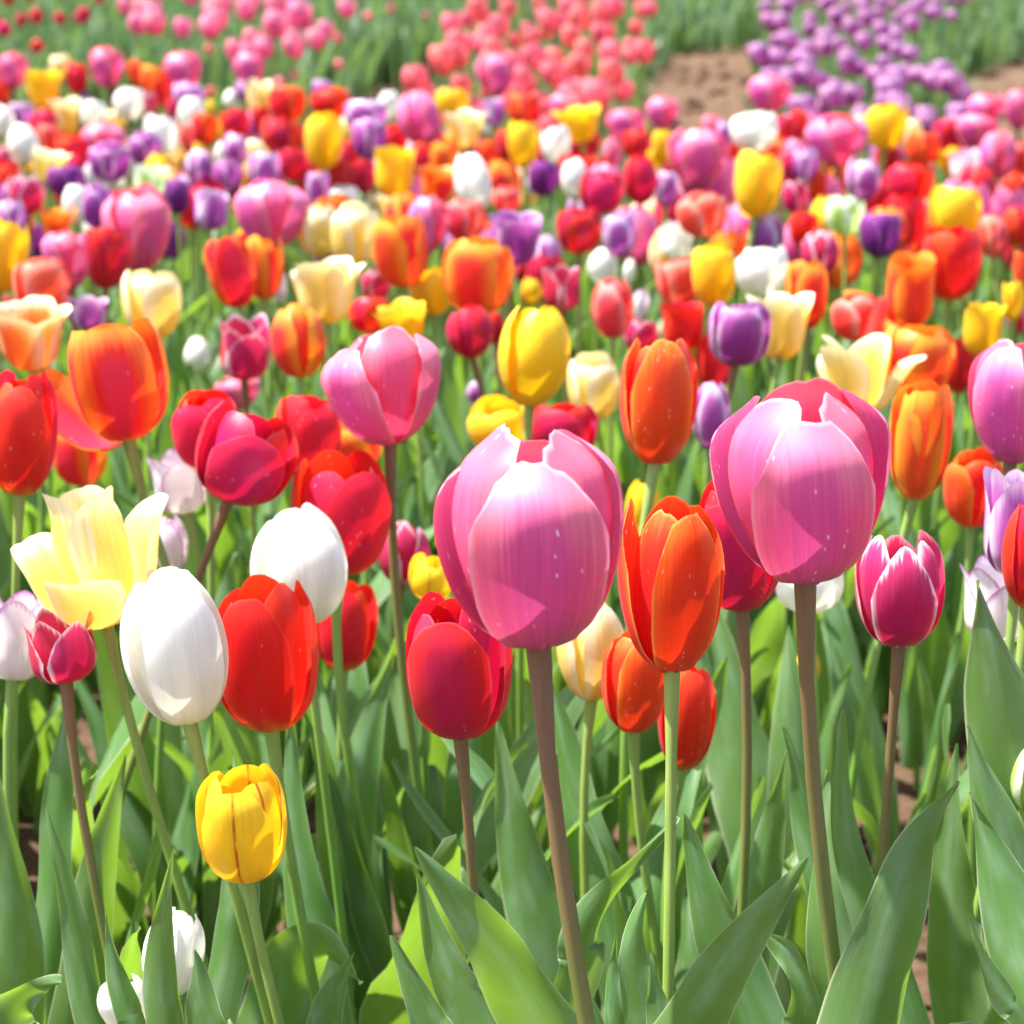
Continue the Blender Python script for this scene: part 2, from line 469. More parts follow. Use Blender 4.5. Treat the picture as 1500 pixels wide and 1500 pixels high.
def petal_geo(form, seed, inner, nu=8, nv=11, pointed=0.0, wave=1.0, wide=.47):
    r_ = random.Random(seed * 977 + (5 if inner else 0))
    P = PROFILE[form]
    k_in = 0.84 if inner else 1.0
    ph = r_.uniform(0, 6.28); ph2 = r_.uniform(0, 6.28); ph3 = r_.uniform(0, 6.28)
    kf = r_.uniform(1.6, 3.4)
    skew = r_.choice((-1, 1)) * r_.uniform(.015, .045)
    bend = r_.uniform(-.05, .05)
    hk = r_.uniform(.95, 1.02)
    crease = r_.uniform(.006, .020)
    rim = r_.uniform(-.05, .10)
    wide = wide * r_.uniform(.94, 1.05)
    notch = r_.uniform(-.008, .03)
    lop = r_.uniform(-.035, .035)
    dv = 1.1 * (1 - pointed) + .75 * pointed
    v, uv = [], []
    for j in range(nv + 1):
        q = 1 - (1 - j / nv) ** 1.15
        for i in range(nu + 1):
            u = math.sin((2 * i / nu - 1) * 1.45) / math.sin(1.45)
            au = abs(u)
            top = 1 - (.27 * (1 - pointed) * au ** 2.9 + .62 * pointed * au ** 1.15)
            top += lop * u + wave * (.009 * math.sin(7 * u + ph) + .005 * math.sin(17 * u + ph2)) - notch * math.exp(-(u / .13) ** 2)
            t = q * top
            r, z = lerp_pts(P, t)
            r = r * k_in + .010 * math.sin(3.1 * t + ph2)
            if not inner and form not in ('open', 'flare'):
                r += (.10 if form == 'goblet' else .06) * max(0, (t - .6) / .4) ** 1.4
            z *= hk
            w = wide * tab(*WIDTH, t)
            rho = max(r * 1.04, .25)
            s = u * w
            ang = max(-1.5, min(1.5, s / rho))
            xo = r - rho * (1 - math.cos(ang))
            la = rho * math.sin(ang) + bend * t * t
            xo += skew * u * t + rim * max(0, au - .6) ** 2 * t
            xo -= crease * math.exp(-(u / .16) ** 2) * math.sin(math.pi * min(1, t * 1.05))
            xo += wave * .012 * au ** 2 * math.sin(6.28 * kf * t * .5 + ph + 1.5 * u) * t
            xo += wave * .010 * max(0, q - .75) * 4 * math.sin(6 * u + ph3)
            v.append((xo, la, z)); uv.append(((u + 1) / 2, q))
    return Geo(v, grid_faces(nu, nv), uv)


PETAL_CACHE = {}


def pm(variety, inner):
    return PM.get(variety + '_inner', PM[variety]) if inner else PM[variety]



def petal_mesh(variety, form, k, inner, hero_seed=None, pointed=0.0, wave=1.0, wide=.47):
    if hero_seed is not None:
        return geo_mesh('petal', petal_geo(form, hero_seed, inner, 18, 24, pointed, wave, wide), pm(variety, inner))
    key = (variety, form, k, inner, pointed)
    if key not in PETAL_CACHE:
        PETAL_CACHE[key] = geo_mesh('petal', petal_geo(form, 31 * k + 7, inner, 8, 10, pointed, wave, wide), pm(variety, inner))
    return PETAL_CACHE[key]


def tube(pts, radii, ns=8):
    v, uv, f = [], [], []
    n = len(pts)
    for i, p in enumerate(pts):
        a = pts[max(0, i - 1)]; b = pts[min(n - 1, i + 1)]
        t = (b - a).normalized()
        x = t.cross(Vector((0, 1, 0))).normalized(); y = t.cross(x)
        for k in range(ns + 1):
            q = 2 * math.pi * k / ns
            w = p + radii[i] * (math.cos(q) * x + math.sin(q) * y)
            v.append(tuple(w)); uv.append((k / ns, i / (n - 1)))
    return Geo(v, grid_faces(ns, n - 1), uv)


# ------------------------------------------------------------------ leaves
def leaf_geo(spine, lat0, half, seed, nu=6, nv=16, fold=.35, ripple=1.0, twist=0.0):
    """blade along a spine of points; lat0 = sideways direction of the blade"""
    r_ = random.Random(seed)
    ph = r_.uniform(0, 6.28); ph2 = r_.uniform(0, 6.28); kf = r_.uniform(1.3, 2.6)
    n = len(spine)
    v, uv = [], []
    for j in range(nv + 1):
        t = 1 - (1 - j / nv) ** 1.15
        p = Vector(lerp_pts(spine, t)); q = Vector(lerp_pts(spine, min(1, t + .02))); o = Vector(lerp_pts(spine, max(0, t - .02)))
        tg = (q - o).normalized()
        la = (lat0 - tg * lat0.dot(tg)).normalized()
        la = Matrix.Rotation(twist * t, 3, tg) @ la
        nr = la.cross(tg).normalized()
        w = half * tab([0, .1, .25, .42, .6, .75, .88, .95, 1], [.42, .64, .92, 1, .86, .60, .30, .13, .01], t)
        fd = fold * (1.25 - .7 * t)
        for i in range(nu + 1):
            u = 2 * i / nu - 1
            rp = ripple * .16 * half * abs(u) ** 3 * math.sin(6.28 * kf * t + (ph if u < 0 else ph2)) * min(1, 4 * t)
            c = p + la * (u * w * (1 - .15 * fd * u * u)) + nr * (fd * w * (abs(u) ** 1.6) + rp)
            v.append(tuple(c)); uv.append(((u + 1) / 2, t))
    return Geo(v, grid_faces(nu, nv), uv)


LEAF_PROTO = []
for q in range(16):
    r_ = random.Random(100 + q)
    L = 1.0
    lean = r_.uniform(.12, .5); droop = r_.uniform(0, .16) * (1 if q % 3 else 2.4)
    side = r_.uniform(-.07, .07)
    sp_ = []
    for k in range(7):
        t = k / 6
        x = lean * t ** 1.6 + .02
        z = t * (1 - .12 * lean) - droop * max(0, t - .5) ** 2 * 2.2
        sp_.append((x, side * math.sin(3 * t), z))
    LEAF_PROTO.append(leaf_geo(sp_, Vector((0, 1, 0)), r_.uniform(.05, .095), q, 6, 12, r_.uniform(.25, .6), r_.uniform(1.0, 2.4), r_.uniform(-.9, .9)))
LEAF_MESH = [geo_mesh('leaf', g, LM) for g in LEAF_PROTO]
LEAF_LOW = []
for q in range(8):
    r_ = random.Random(300 + q)
    lean = r_.uniform(.08, .45)
    sp_ = [(lean * (k / 4) ** 1.6 + .02, 0, k / 4 - .1 * max(0, k / 4 - .5)) for k in range(5)]
    LEAF_LOW.append(leaf_geo(sp_, Vector((0, 1, 0)), r_.uniform(.07, .10), q, 2, 6, r_.uniform(.3, .6), 1.0, r_.uniform(-.7, .7)))

# ------------------------------------------------------------------ the tulips of the mixed bed
# x y width height of each bloom in the photograph, variety, form
CAT = """
18 103 44 56 pink cup|2 138 22 40 red cup|155 98 47 62 pink cup|267 107 57 65 pink cup|365 102 43 52 pink cup|89 98 30 38 cream cup|64 130 58 58 yellow open
112 115 30 46 red egg|199 107 22 40 flame tall|221 117 35 45 orange cup|237 131 24 50 flame cup|125 144 16 22 dark_purple bud|190 152 44 48 white cup
276 140 45 40 lilac cup|220 155 20 46 crimson_white cup|280 168 38 54 white egg|307 158 20 26 yellow bud|256 162 26 42 crimson cup|358 133 28 34 purple bud
338 145 22 30 white bud|378 142 40 55 cream open|30 165 36 34 lilac cup|5 176 30 48 white egg|36 182 30 32 coral cup|96 170 45 50 cream open|101 190 30 34 yellow cup
66 183 36 48 red egg|137 168 36 46 white cup|170 174 30 30 cream cup|345 180 40 42 red cup|300 188 38 50 flame cup|274 203 20 42 coral cup|236 198 45 62 white cup
152 205 60 54 pink cup|213 218 46 52 purple cup|160 238 56 60 purple cup|383 176 26 42 crimson cup|394 192 24 42 crimson cup|344 217 36 48 lilac egg
325 225 22 36 white bud|292 243 43 54 lilac egg|324 258 24 34 white bud|35 211 46 60 white egg|104 222 46 50 red cup|70 205 30 50 coral cup|86 216 28 46 crimson cup
8 232 36 40 crimson_white cup|72 243 56 42 cream open|97 265 52 50 dark_purple cup|10 265 38 52 red cup|38 285 52 62 crimson_white cup|137 256 26 42 white_violet egg
221 263 54 48 green_white flare|259 287 38 54 dark_purple egg|385 248 44 54 lilac cup|362 258 16 42 yellow tall|375 222 36 36 cream cup
17 322 42 68 lilac egg|112 300 40 62 white egg|142 302 44 66 purple cup|203 337 100 125 pink cup|98 380 66 92 pink cup|155 378 62 92 crimson cup|309 306 56 64 lilac flare
397 315 100 102 pink cup|355 310 22 52 pink cup|82 328 52 46 orange open|4 375 66 110 yellow cup|60 420 76 90 coral cup|5 448 30 40 coral cup|222 447 82 102 cream cup
128 456 62 52 lilac flare|45 495 112 100 orange_cream open|290 518 38 54 white bud|357 512 84 92 crimson_white flare|338 400 66 106 flame cup|386 392 58 96 orange cup
408 417 28 56 white_violet egg|170 558 146 186 orange cup|467 338 62 80 cream cup|520 345 68 96 cream cup|588 367 80 110 orange cup|625 330 62 86 pink cup
682 322 58 66 coral cup|567 303 36 38 cream open|525 312 34 36 white cup|752 350 82 80 purple flare|700 405 100 116 orange cup|633 428 60 70 yellow cup
478 428 100 94 cream open|550 417 42 50 crimson_white cup|543 460 66 60 red cup|590 478 80 60 yellow open|437 500 78 110 orange egg|688 485 66 82 crimson egg
726 480 22 50 crimson egg|505 288 40 36 white cup|465 275 34 52 lilac cup|502 260 42 52 crimson cup|533 258 30 52 crimson cup|640 272 60 58 orange open
693 267 54 90 white egg|741 293 40 42 coral cup|727 109 54 62 pink cup|421 152 54 54 flame cup|472 131 28 30 lilac cup|485 150 56 42 red cup|569 155 32 48 white egg
535 168 60 50 lilac cup|615 172 60 84 pink egg|663 150 50 48 yellow cup|680 190 58 58 cream open|722 163 38 42 lilac flare|767 160 48 52 flame cup|714 180 18 34 white bud
405 197 46 54 crimson egg|474 208 54 84 yellow cup|517 190 40 48 cream cup|541 203 50 62 purple cup|511 227 30 44 crimson cup|581 205 32 46 red cup|434 202 22 52 red cup
428 240 40 52 crimson cup|480 163 24 30 orange cup|578 250 62 80 yellow flare|618 230 28 46 flame cup|650 232 40 54 orange cup|766 210 46 70 yellow cup
748 213 44 54 crimson cup|714 232 32 54 flame cup|738 252 18 26 yellow bud|826 157 40 44 pink cup|848 182 66 42 yellow open|815 212 40 58 white cup|855 212 46 50 crimson cup
915 182 54 52 pink cup|970 165 46 50 pink cup|897 225 28 52 pink egg|932 212 40 44 crimson cup|972 215 30 52 yellow cup|796 260 42 56 dark_purple cup|842 262 40 64 white egg
880 283 60 64 crimson cup|937 262 50 76 crimson egg|1020 232 86 96 pink cup|975 275 36 56 lilac cup|1062 197 28 44 lilac cup|1044 187 30 40 pink cup|1105 192 66 60 white cup
1068 234 32 54 red cup|1110 270 66 98 yellow cup|1127 137 62 58 pink cup|961 234 24 40 yellow cup|777 270 18 34 white bud|1150 190 32 44 crimson cup|1170 182 26 44 flame cup
1225 204 86 78 pink cup|1263 184 24 36 cream cup|1298 185 56 70 yellow cup|1333 197 36 50 cream cup|1390 198 44 48 crimson cup|1443 162 50 52 pink cup|1492 160 40 60 pink cup
1353 219 50 54 flame cup|1430 192 60 42 pink cup|1462 226 52 74 pink egg|1496 232 32 52 coral cup|1300 234 34 46 red cup|1264 262 50 66 lilac egg|1230 262 28 48 orange cup
1148 250 40 58 crimson egg|1180 242 34 54 lilac cup|1195 272 28 52 flame cup|1165 287 38 54 crimson_white cup|1332 268 66 64 red cup|1415 242 48 52 white_violet flare
1397 237 28 44 yellow cup|1432 272 52 68 crimson egg|1485 282 38 62 red egg|1237 313 56 64 green_white cup|1200 303 22 30 green_white bud|1289 343 58 72 dark_purple cup
1116 347 54 52 red cup|1203 368 56 74 crimson_white egg|1178 336 42 56 red cup|1342 308 40 50 cream egg|1400 310 72 84 yellow cup|1312 327 32 54 coral cup|1335 362 30 40 crimson cup
1392 385 86 114 red cup|1455 345 42 68 coral egg|1490 332 42 62 red egg|1330 427 86 108 orange flare|1180 432 62 102 orange cup|1116 398 74 76 white cup|1143 477 90 102 cream open
1256 465 72 74 coral cup|1440 480 60 84 yellow flare|1484 440 28 62 yellow cup|1490 467 32 46 crimson_white cup|1340 532 104 114 orange cup|1406 535 44 88 red egg
1497 397 24 62 flame cup|1490 587 146 196 pink cup|1257 545 114 116 cream open|847 338 66 70 crimson cup|906 343 50 68 lilac cup|1030 314 70 68 coral cup|992 352 50 58 white flare
885 390 46 58 white egg|923 397 18 38 white bud|823 420 62 74 crimson_white flare|778 427 30 42 yellow egg|896 452 62 90 coral egg|938 447 24 52 white_violet egg
993 413 64 76 coral cup|1046 402 66 96 yellow cup|938 490 50 52 crimson_white cup|1000 478 66 74 red flare|1082 490 88 98 purple cup|1046 528 54 92 red cup
781 521 106 154 yellow egg|869 568 74 100 cream cup|765 396 22 36 crimson bud
32 634 106 190 red tall|117 665 80 98 orange cup|357 672 138 146 crimson cup|305 632 96 120 red cup|450 640 98 132 red cup|347 574 66 58 pink cup|263 705 84 100 white_violet flare
250 797 54 88 white_violet egg|134 812 156 196 cream flare|441 832 138 178 white egg|500 757 136 186 red cup|565 567 156 180 pink cup|517 652 86 80 orange cup|505 918 86 136 red cup
590 809 72 98 crimson_white egg|632 847 66 70 yellow_striped cup|697 575 28 36 lilac bud|732 624 90 76 yellow cup|822 630 105 72 crimson cup|943 747 52 94 yellow egg
778 795 298 340 pink cup|865 950 96 162 cream egg|965 586 116 194 flame tall|1043 610 54 102 lilac egg|987 859 142 264 flame tall|1080 800 126 202 crimson cup
1178 716 258 302 pink cup|1187 852 100 90 white cup|1347 647 90 180 orange cup|1425 717 78 118 flame cup|1317 863 128 180 crimson_white tall|1492 762 112 172 lilac flare
1508 812 86 166 red egg|1462 880 116 132 white_violet flare|24 928 110 146 white_violet flare|90 946 108 118 crimson_white flare|262 950 142 238 white egg
388 962 148 234 red cup|355 1208 128 184 yellow_striped cup|254 1397 90 134 white egg|186 1476 72 90 white cup|668 980 156 220 crimson cup|932 998 96 160 flame tall
1005 1052 80 160 red tall|1182 978 36 72 yellow bud|1507 1140 52 104 green_white bud
"""
SIZE = dict(pink=.085, red=.075, crimson=.07, flame=.074, orange=.075, orange_cream=.075, yellow=.07, cream=.072, white=.07, purple=.062,
            dark_purple=.056, lilac=.06, crimson_white=.062, white_violet=.064, green_white=.06, coral=.066, yellow_striped=.058)
WORDS = dict(pink='soft pink', red='bright red', crimson='crimson', flame='scarlet orange-edged', orange='orange and red', orange_cream='orange and cream',
             yellow='golden yellow', cream='pale creamy yellow', white='white', purple='purple', dark_purple='dark purple', lilac='lilac',
             crimson_white='white-rimmed crimson', white_violet='violet-rimmed white', green_white='green-flamed white', coral='coral red',
             yellow_striped='red-striped yellow')
# per bloom: stem foot pixel, rotation, tilt (degrees, to the right / to the back), distance, pointedness
OPT = {
    (778, 795): dict(stem=(866, 1500), rot=-3, d=.75, tilt=(-4, 0), hs=(.99, .97, .97, 1.03, 1.06, 1.03), flares=(.5, -4.5, -5, -1.5, -3, -1.5)),
    (1178, 716): dict(stem=(1277, 1500), rot=-2, d=.80, tilt=(-3, -2), hs=(1.04, .97, .98, 1.04, 1.03, 1.05), flares=(1, -3, -2.5, 1, -1, 1)),
    (262, 950): dict(stem=(320, 1400), rot=20, d=.95, tilt=(-5, 0)),
    (134, 812): dict(stem=(237, 1320), d=1.02, rot=0, pointed=0, tilt=(-8, -4), flares=(8, 20, 28, -3, 0, -3), hs=(.72, .98, .9, 1.05, 1.05, 1.05)),
    (388, 962): dict(stem=(440, 1500), d=1.0, rot=-10, tilt=(-3, 0)),
    (355, 1208): dict(stem=(392, 1500), d=.93, rot=-4, tilt=(-2, -2)),
    (668, 980): dict(stem=(682, 1500), d=.92, rot=-8, tilt=(-3, 0)),
    (987, 859): dict(stem=(986, 1430), d=.86, rot=20, tilt=(0, 0)),
    (932, 998): dict(stem=(964, 1330), d=1.08, rot=15),
    (865, 950): dict(stem=(880, 1260), d=1.15, rot=40),
    (1005, 1052): dict(stem=(1012, 1300), d=1.12, rot=10),
    (1080, 800): dict(stem=(1076, 1350), d=.98, rot=-20),
    (1317, 863): dict(stem=(1318, 1250), d=.97, rot=0, pointed=.5),
    (505, 918): dict(stem=(505, 1120), d=1.3),
    (90, 946): dict(stem=(122, 1220), d=1.0, rot=45, pointed=.75),
    (24, 928): dict(stem=(48, 1250), d=1.08, rot=10, pointed=.4),
    (441, 832): dict(stem=(470, 1340), d=1.12, rot=20),
    (565, 567): dict(stem=(592, 900), d=1.22, rot=-40, tilt=(-4, 0), flares=(6, 0, 10, 0, 0, 0)),
    (357, 672): dict(stem=(270, 850), d=1.18, tilt=(22, -6), rot=15),
    (305, 632): dict(d=1.32), (450, 640): dict(d=1.4), (500, 757): dict(d=1.2, rot=30),
    (170, 558): dict(stem=(212, 760), d=1.2, rot=10, tilt=(-9, 0), flares=(0, 2, 34, 0, 0, 0)),
    (32, 634): dict(d=1.15, rot=5), (965, 586): dict(d=1.2, rot=5), (1347, 647): dict(d=1.22, rot=-5), (1490, 587): dict(d=1.15, rot=-30),
    (781, 521): dict(d=1.42, rot=30), (1507, 1140): dict(d=.95), (1508, 812): dict(d=.98, rot=20), (1492, 762): dict(d=1.04, pointed=.4),
    (1462, 880): dict(d=1.08, pointed=.6), (254, 1397): dict(d=.93, tilt=(10, 10)), (186, 1476): dict(d=.97, tilt=(-20, -10)),
    (1330, 427): dict(flares=(0, 2, 40, 0, 0, 0), rot=10), (1187, 852): dict(d=1.25), (1182, 978): dict(d=1.45),
    (263, 705): dict(d=1.35, pointed=.4), (250, 797): dict(d=1.3), (590, 809): dict(d=1.4), (632, 847): dict(d=1.3),
    (1110, 270): dict(flares=(0, 0, 30, 0, 0, 0)), (1257, 545): dict(flares=(0, 20, 20, 0, 0, 0)),
}
LABEL = {
    (778, 795): 'largest soft pink tulip with ragged lobed top on a brownish stem',
    (1178, 716): 'large soft pink tulip on thick brown stem beside the fine-rimmed crimson tulip',
    (262, 950): 'tall closed white egg-shaped tulip pressed against a bright red tulip',
    (134, 812): 'pale creamy yellow tulip fully open with petals flung outward on a leaning stem',
    (388, 962): 'bright red tulip with yellow base right beside the closed white egg-shaped one',
    (355, 1208): 'short yellow tulip with thin dark red stripes standing low among leaves',
    (668, 980): 'crimson tulip with glossy petals half tucked under the largest pink bloom',
    (987, 859): 'tall scarlet tulip with orange petal edges between the two large pink tulips',
    (932, 998): 'smaller scarlet tulip tucked beneath the tall orange-edged scarlet bloom',
    (865, 950): 'pale creamy yellow tulip peeping out under the largest pink bloom',
    (1005, 1052): 'low bright red tulip hidden behind the pale green stem of the scarlet bloom',
    (1080, 800): 'crimson pink tulip half hidden behind the tall scarlet and large pink blooms',
    (1317, 863): 'crimson tulip with fine white petal rims on a slim dark stem',
    (505, 918): 'bright red tulip with yellow base low behind the white closed bloom',
    (90, 946): 'small pointed magenta crimson tulip with broad white petal edges, half open',
    (24, 928): 'white tulip with violet petal margins next to small pointed magenta one',
    (441, 832): 'white closed tulip with ragged top in front of red blooms',
    (565, 567): 'soft pink tulip with one petal curling out on a tall bare brown stem',
    (357, 672): 'dark crimson tulip leaning over on a slanting purplish stem',
    (170, 558): 'big orange tulip with one loose petal sticking out sideways',
    (254, 1397): 'low white tulip bud half hidden behind an upright leaf near the ground',
    (186, 1476): 'very low white tulip bloom lying among leaf tips near the soil',
    (1182, 978): 'tiny golden yellow bud seen between brown stems under the large pink bloom',
    (1507, 1140): 'green-flamed white bud standing low beside broad grey-green leaves',
    (781, 521): 'plump golden yellow egg-shaped tulip above a small yellow and a crimson one',
    (965, 586): 'tall oval scarlet tulip with orange edges beside a lilac bud',
    (32, 634): 'tall bright red tulip beside the big orange tulip with loose petal',
    (1490, 587): 'large soft pink tulip with crimson inside above a lilac and red pair',
}

tulips = []
for rec in CAT.replace('\n', '|').split('|'):
    if not rec.strip():
        continue
    q = rec.split()
    tulips.append(dict(x=float(q[0]), y=float(q[1]), w=float(q[2]), h=float(q[3]), var=q[4], form=q[5], key=(int(q[0]), int(q[1]))))

for i, T in enumerate(tulips):
    o = OPT.get(T['key'], {})
    T['opt'] = o
    dp = depth_at_height(T['x'], T['y'], .43)
    ds = F * SIZE[T['var']] / max(T['h'], T['w'] * 1.1)
    k = .55 if T['y'] > 500 else .3
    d = o.get('d') or dp ** (1 - k) * ds ** k
    if 'd' not in o:
        d = max(d, depth_at_height(T['x'], T['y'], .56))
        d = min(d, depth_at_height(T['x'], T['y'], .27), 4.6)
    T['d'] = d


def neighbours(T):
    out = []
    for S in tulips:
        if S is T:
            continue
        dx = abs(S['x'] - T['x']) / (S['w'] + T['w']); dy = abs(S['y'] - T['y']) / (S['h'] + T['h'])
        if dx < .8 and dy < .75 and abs(S['d'] - T['d']) < .35 * T['d']:
            out.append((math.hypot(dx, dy), S))
    out.sort(key=lambda a: a[0])
    return [s for _, s in out]


FORMW = dict(egg='closed', tall='tall oval', cup='cup-shaped', open='wide open', flare='flaring', bud='budding')


def art(w):
    return ('an ' if w[0] in 'aeiou' else 'a ') + w


def base_label(T):
    nb = []
    for s in neighbours(T):
        wd = WORDS[s['var']]
        if wd not in nb:
            nb.append(wd)
    t = FORMW[T['form']] + ' ' + WORDS[T['var']] + ' tulip'
    if len(nb) >= 3 and len((t + ' '.join(nb[:3])).split()) < 13:
        return '%s amid %s, %s and %s ones' % (t, nb[0], nb[1], nb[2])
    if len(nb) >= 2:
        return '%s beside %s and %s' % (t, art(nb[0]), art(nb[1]) + ' one')
    if len(nb) == 1:
        return '%s right beside %s tulip' % (t, art(nb[0]))
    return '%s standing alone above green leaves' % t


labels = {}
for T in tulips:
    T['label'] = LABEL.get(T['key']) or base_label(T)
    labels.setdefault(T['label'], []).append(T)

STEMS = {'pink': SM_BROWN, 'crimson': SM_BROWN, 'crimson_white': SM_BROWN, 'purple': SM_BROWN}
leaf_no = 0


def bezier(a, b, c, d, n):
    return [a * (1 - t) ** 3 + b * 3 * t * (1 - t) ** 2 + c * 3 * t * t * (1 - t) + d * t ** 3 for t in [k / n for k in range(n + 1)]]


def build_tulip(i, T):
    global leaf_no
    r_ = random.Random(1000 + i)
    o = T['opt']
    d = T['d']
    wm = T['w'] * d / F
    ray = at(T['x'], T['y'], 1) - CAM
    th = math.atan2(-ray.z, ray.y)
    hm = max(.8 * wm, (T['h'] * d / F - .45 * wm * math.sin(th)) / math.cos(th))
    if T['form'] in ('cup', 'egg', 'tall', 'bud'):
        wm *= 1.0
    elif T['form'] == 'open':
        wm *= .92
    c = at(T['x'], T['y'], d)
    tilt = o.get('tilt') or (r_.gauss(0, 4), r_.gauss(-1, 4))
    R = Matrix.Rotation(math.radians(tilt[0]), 4, 'Y') @ Matrix.Rotation(math.radians(-tilt[1]), 4, 'X')
    axis = (R @ Vector((0, 0, 1))).normalized()
    top = c - axis * hm * .5
    g = terrain(top.y)
    if 'stem' in o:
        sx, sy = o['stem']
        slope = (sx - T['x']) / (sy - (T['y'] + .5 * T['h']))
        lat = slope * (top.z - g) * .95
        lat = max(-.14, min(.14, lat))
    else:
        lat = r_.gauss(0, .02)
    root_p = Vector((top.x + lat, top.y + r_.gauss(0, .012), g))
    root = bpy.data.objects.new('tulip', None)
    COL.objects.link(root)
    root.empty_display_size = .02
    root.location = root_p
    root['label'] = T['label']
    root['category'] = 'tulip'
    root['group'] = 'tulips in the mixed flower bed' if len(labels[T['label']]) == 1 else WORDS[T['var']] + ' tulips amid the mixed bed'
    T['root'] = root
    T['root_p'] = root_p
    loc = top - root_p
    hero = T['h'] > 84
    rot0 = math.radians(o.get('rot', r_.uniform(-60, 60)) - 90)
    pointed = o.get('pointed', {'crimson_white': .45, 'lilac': .3, 'white_violet': .3, 'green_white': .4}.get(T['var'], r_.choice((0, .1, .25))))
    pointed = round(pointed, 1)
    flares = o.get('flares', (0,) * 6)
    hs = o.get('hs', (1,) * 6)
    kv = r_.randrange(4)
    for p in range(6):
        inner = p >= 3
        ang = rot0 + (p % 3) * 2 * math.pi / 3 + (math.pi / 3 if inner else 0) + r_.gauss(0, .06)
        pk = T['var'] == 'pink'
        me = petal_mesh(T['var'], 'goblet' if pk and T['form'] == 'cup' else T['form'], (kv + p) % 4, inner, (i * 7 + p) if hero else None, pointed,
                        1.6 if pk else 1.0, (.43 if inner else .375) if pk else .45)
        fl = math.radians(flares[p] + (1 - hs[p]) * 28 + (r_.gauss(0, 1.0) if inner else r_.gauss(1.2, 1.6)))
        ob = new_obj('petal', me, root)
        s = r_.uniform(.94, 1.04) * hs[p]
        ob.matrix_local = Matrix.Translation(loc) @ R @ Matrix.Rotation(ang, 4, 'Z') @ Matrix.Rotation(fl, 4, 'Y') @ Matrix.Diagonal((wm, wm, hm * s, 1))
    # stem
    rad = min(.0038, max(.0024, .0215 * (wm + hm)))
    hgt = loc.length
    bow = Vector((r_.gauss(0, .012), r_.gauss(0, .012), 0)) if 'stem' not in o else Vector((r_.gauss(0, .006), r_.gauss(0, .006), 0))
    p0 = Vector((0, 0, -.012)); p3 = loc + axis * hm * .03
    pts = bezier(p0, p0 + (Vector((0, 0, 1)) * .4 + loc.normalized() * .6) * hgt * .33 + bow, p3 - axis * hgt * .3 + bow, p3, 10)
    rr = [rad * (1.18 - .2 * k / 10) for k in range(11)]
    rr[-1] = rad * 1.5
    new_obj('stem', geo_mesh('stem', tube(pts, rr, 8), STEMS.get(T['var'], SM_GREEN)), root)
    if T['form'] in ('open', 'flare') and hero:
        pts = [loc + axis * hm * q for q in (.02, .2, .36, .4)]
        new_obj('pistil', geo_mesh('pistil', tube(pts, [.003, .0035, .003, .005], 8), SM_GREEN), root)
    # leaves
    n = 0 if d < .9 else (3 if d < 3 else 2)
    if d < 1.02:
        n = 2
    a0 = r_.uniform(0, 6.28)
    for k in range(n):
        L = min(r_.uniform(.24, .36), max(.16, top.z - g) * r_.uniform(.72, .98))
        if d < 1.05:
            L = min(L, .20)
        ob = new_obj('leaf', LEAF_MESH[(leaf_no * 5 + k) % len(LEAF_MESH)], root)
        leaf_no += 1
        ob.matrix_local = Matrix.Rotation(a0 + k * 2.4 + r_.gauss(0, .3), 4, 'Z') @ Matrix.Diagonal((L, L * r_.uniform(.8, 1.15), L, 1))
        ob.location = (0, 0, -.004 + k * .012)


for i, T in enumerate(tulips):
    build_tulip(i, T)

BYKEY = {T['key']: T for T in tulips}

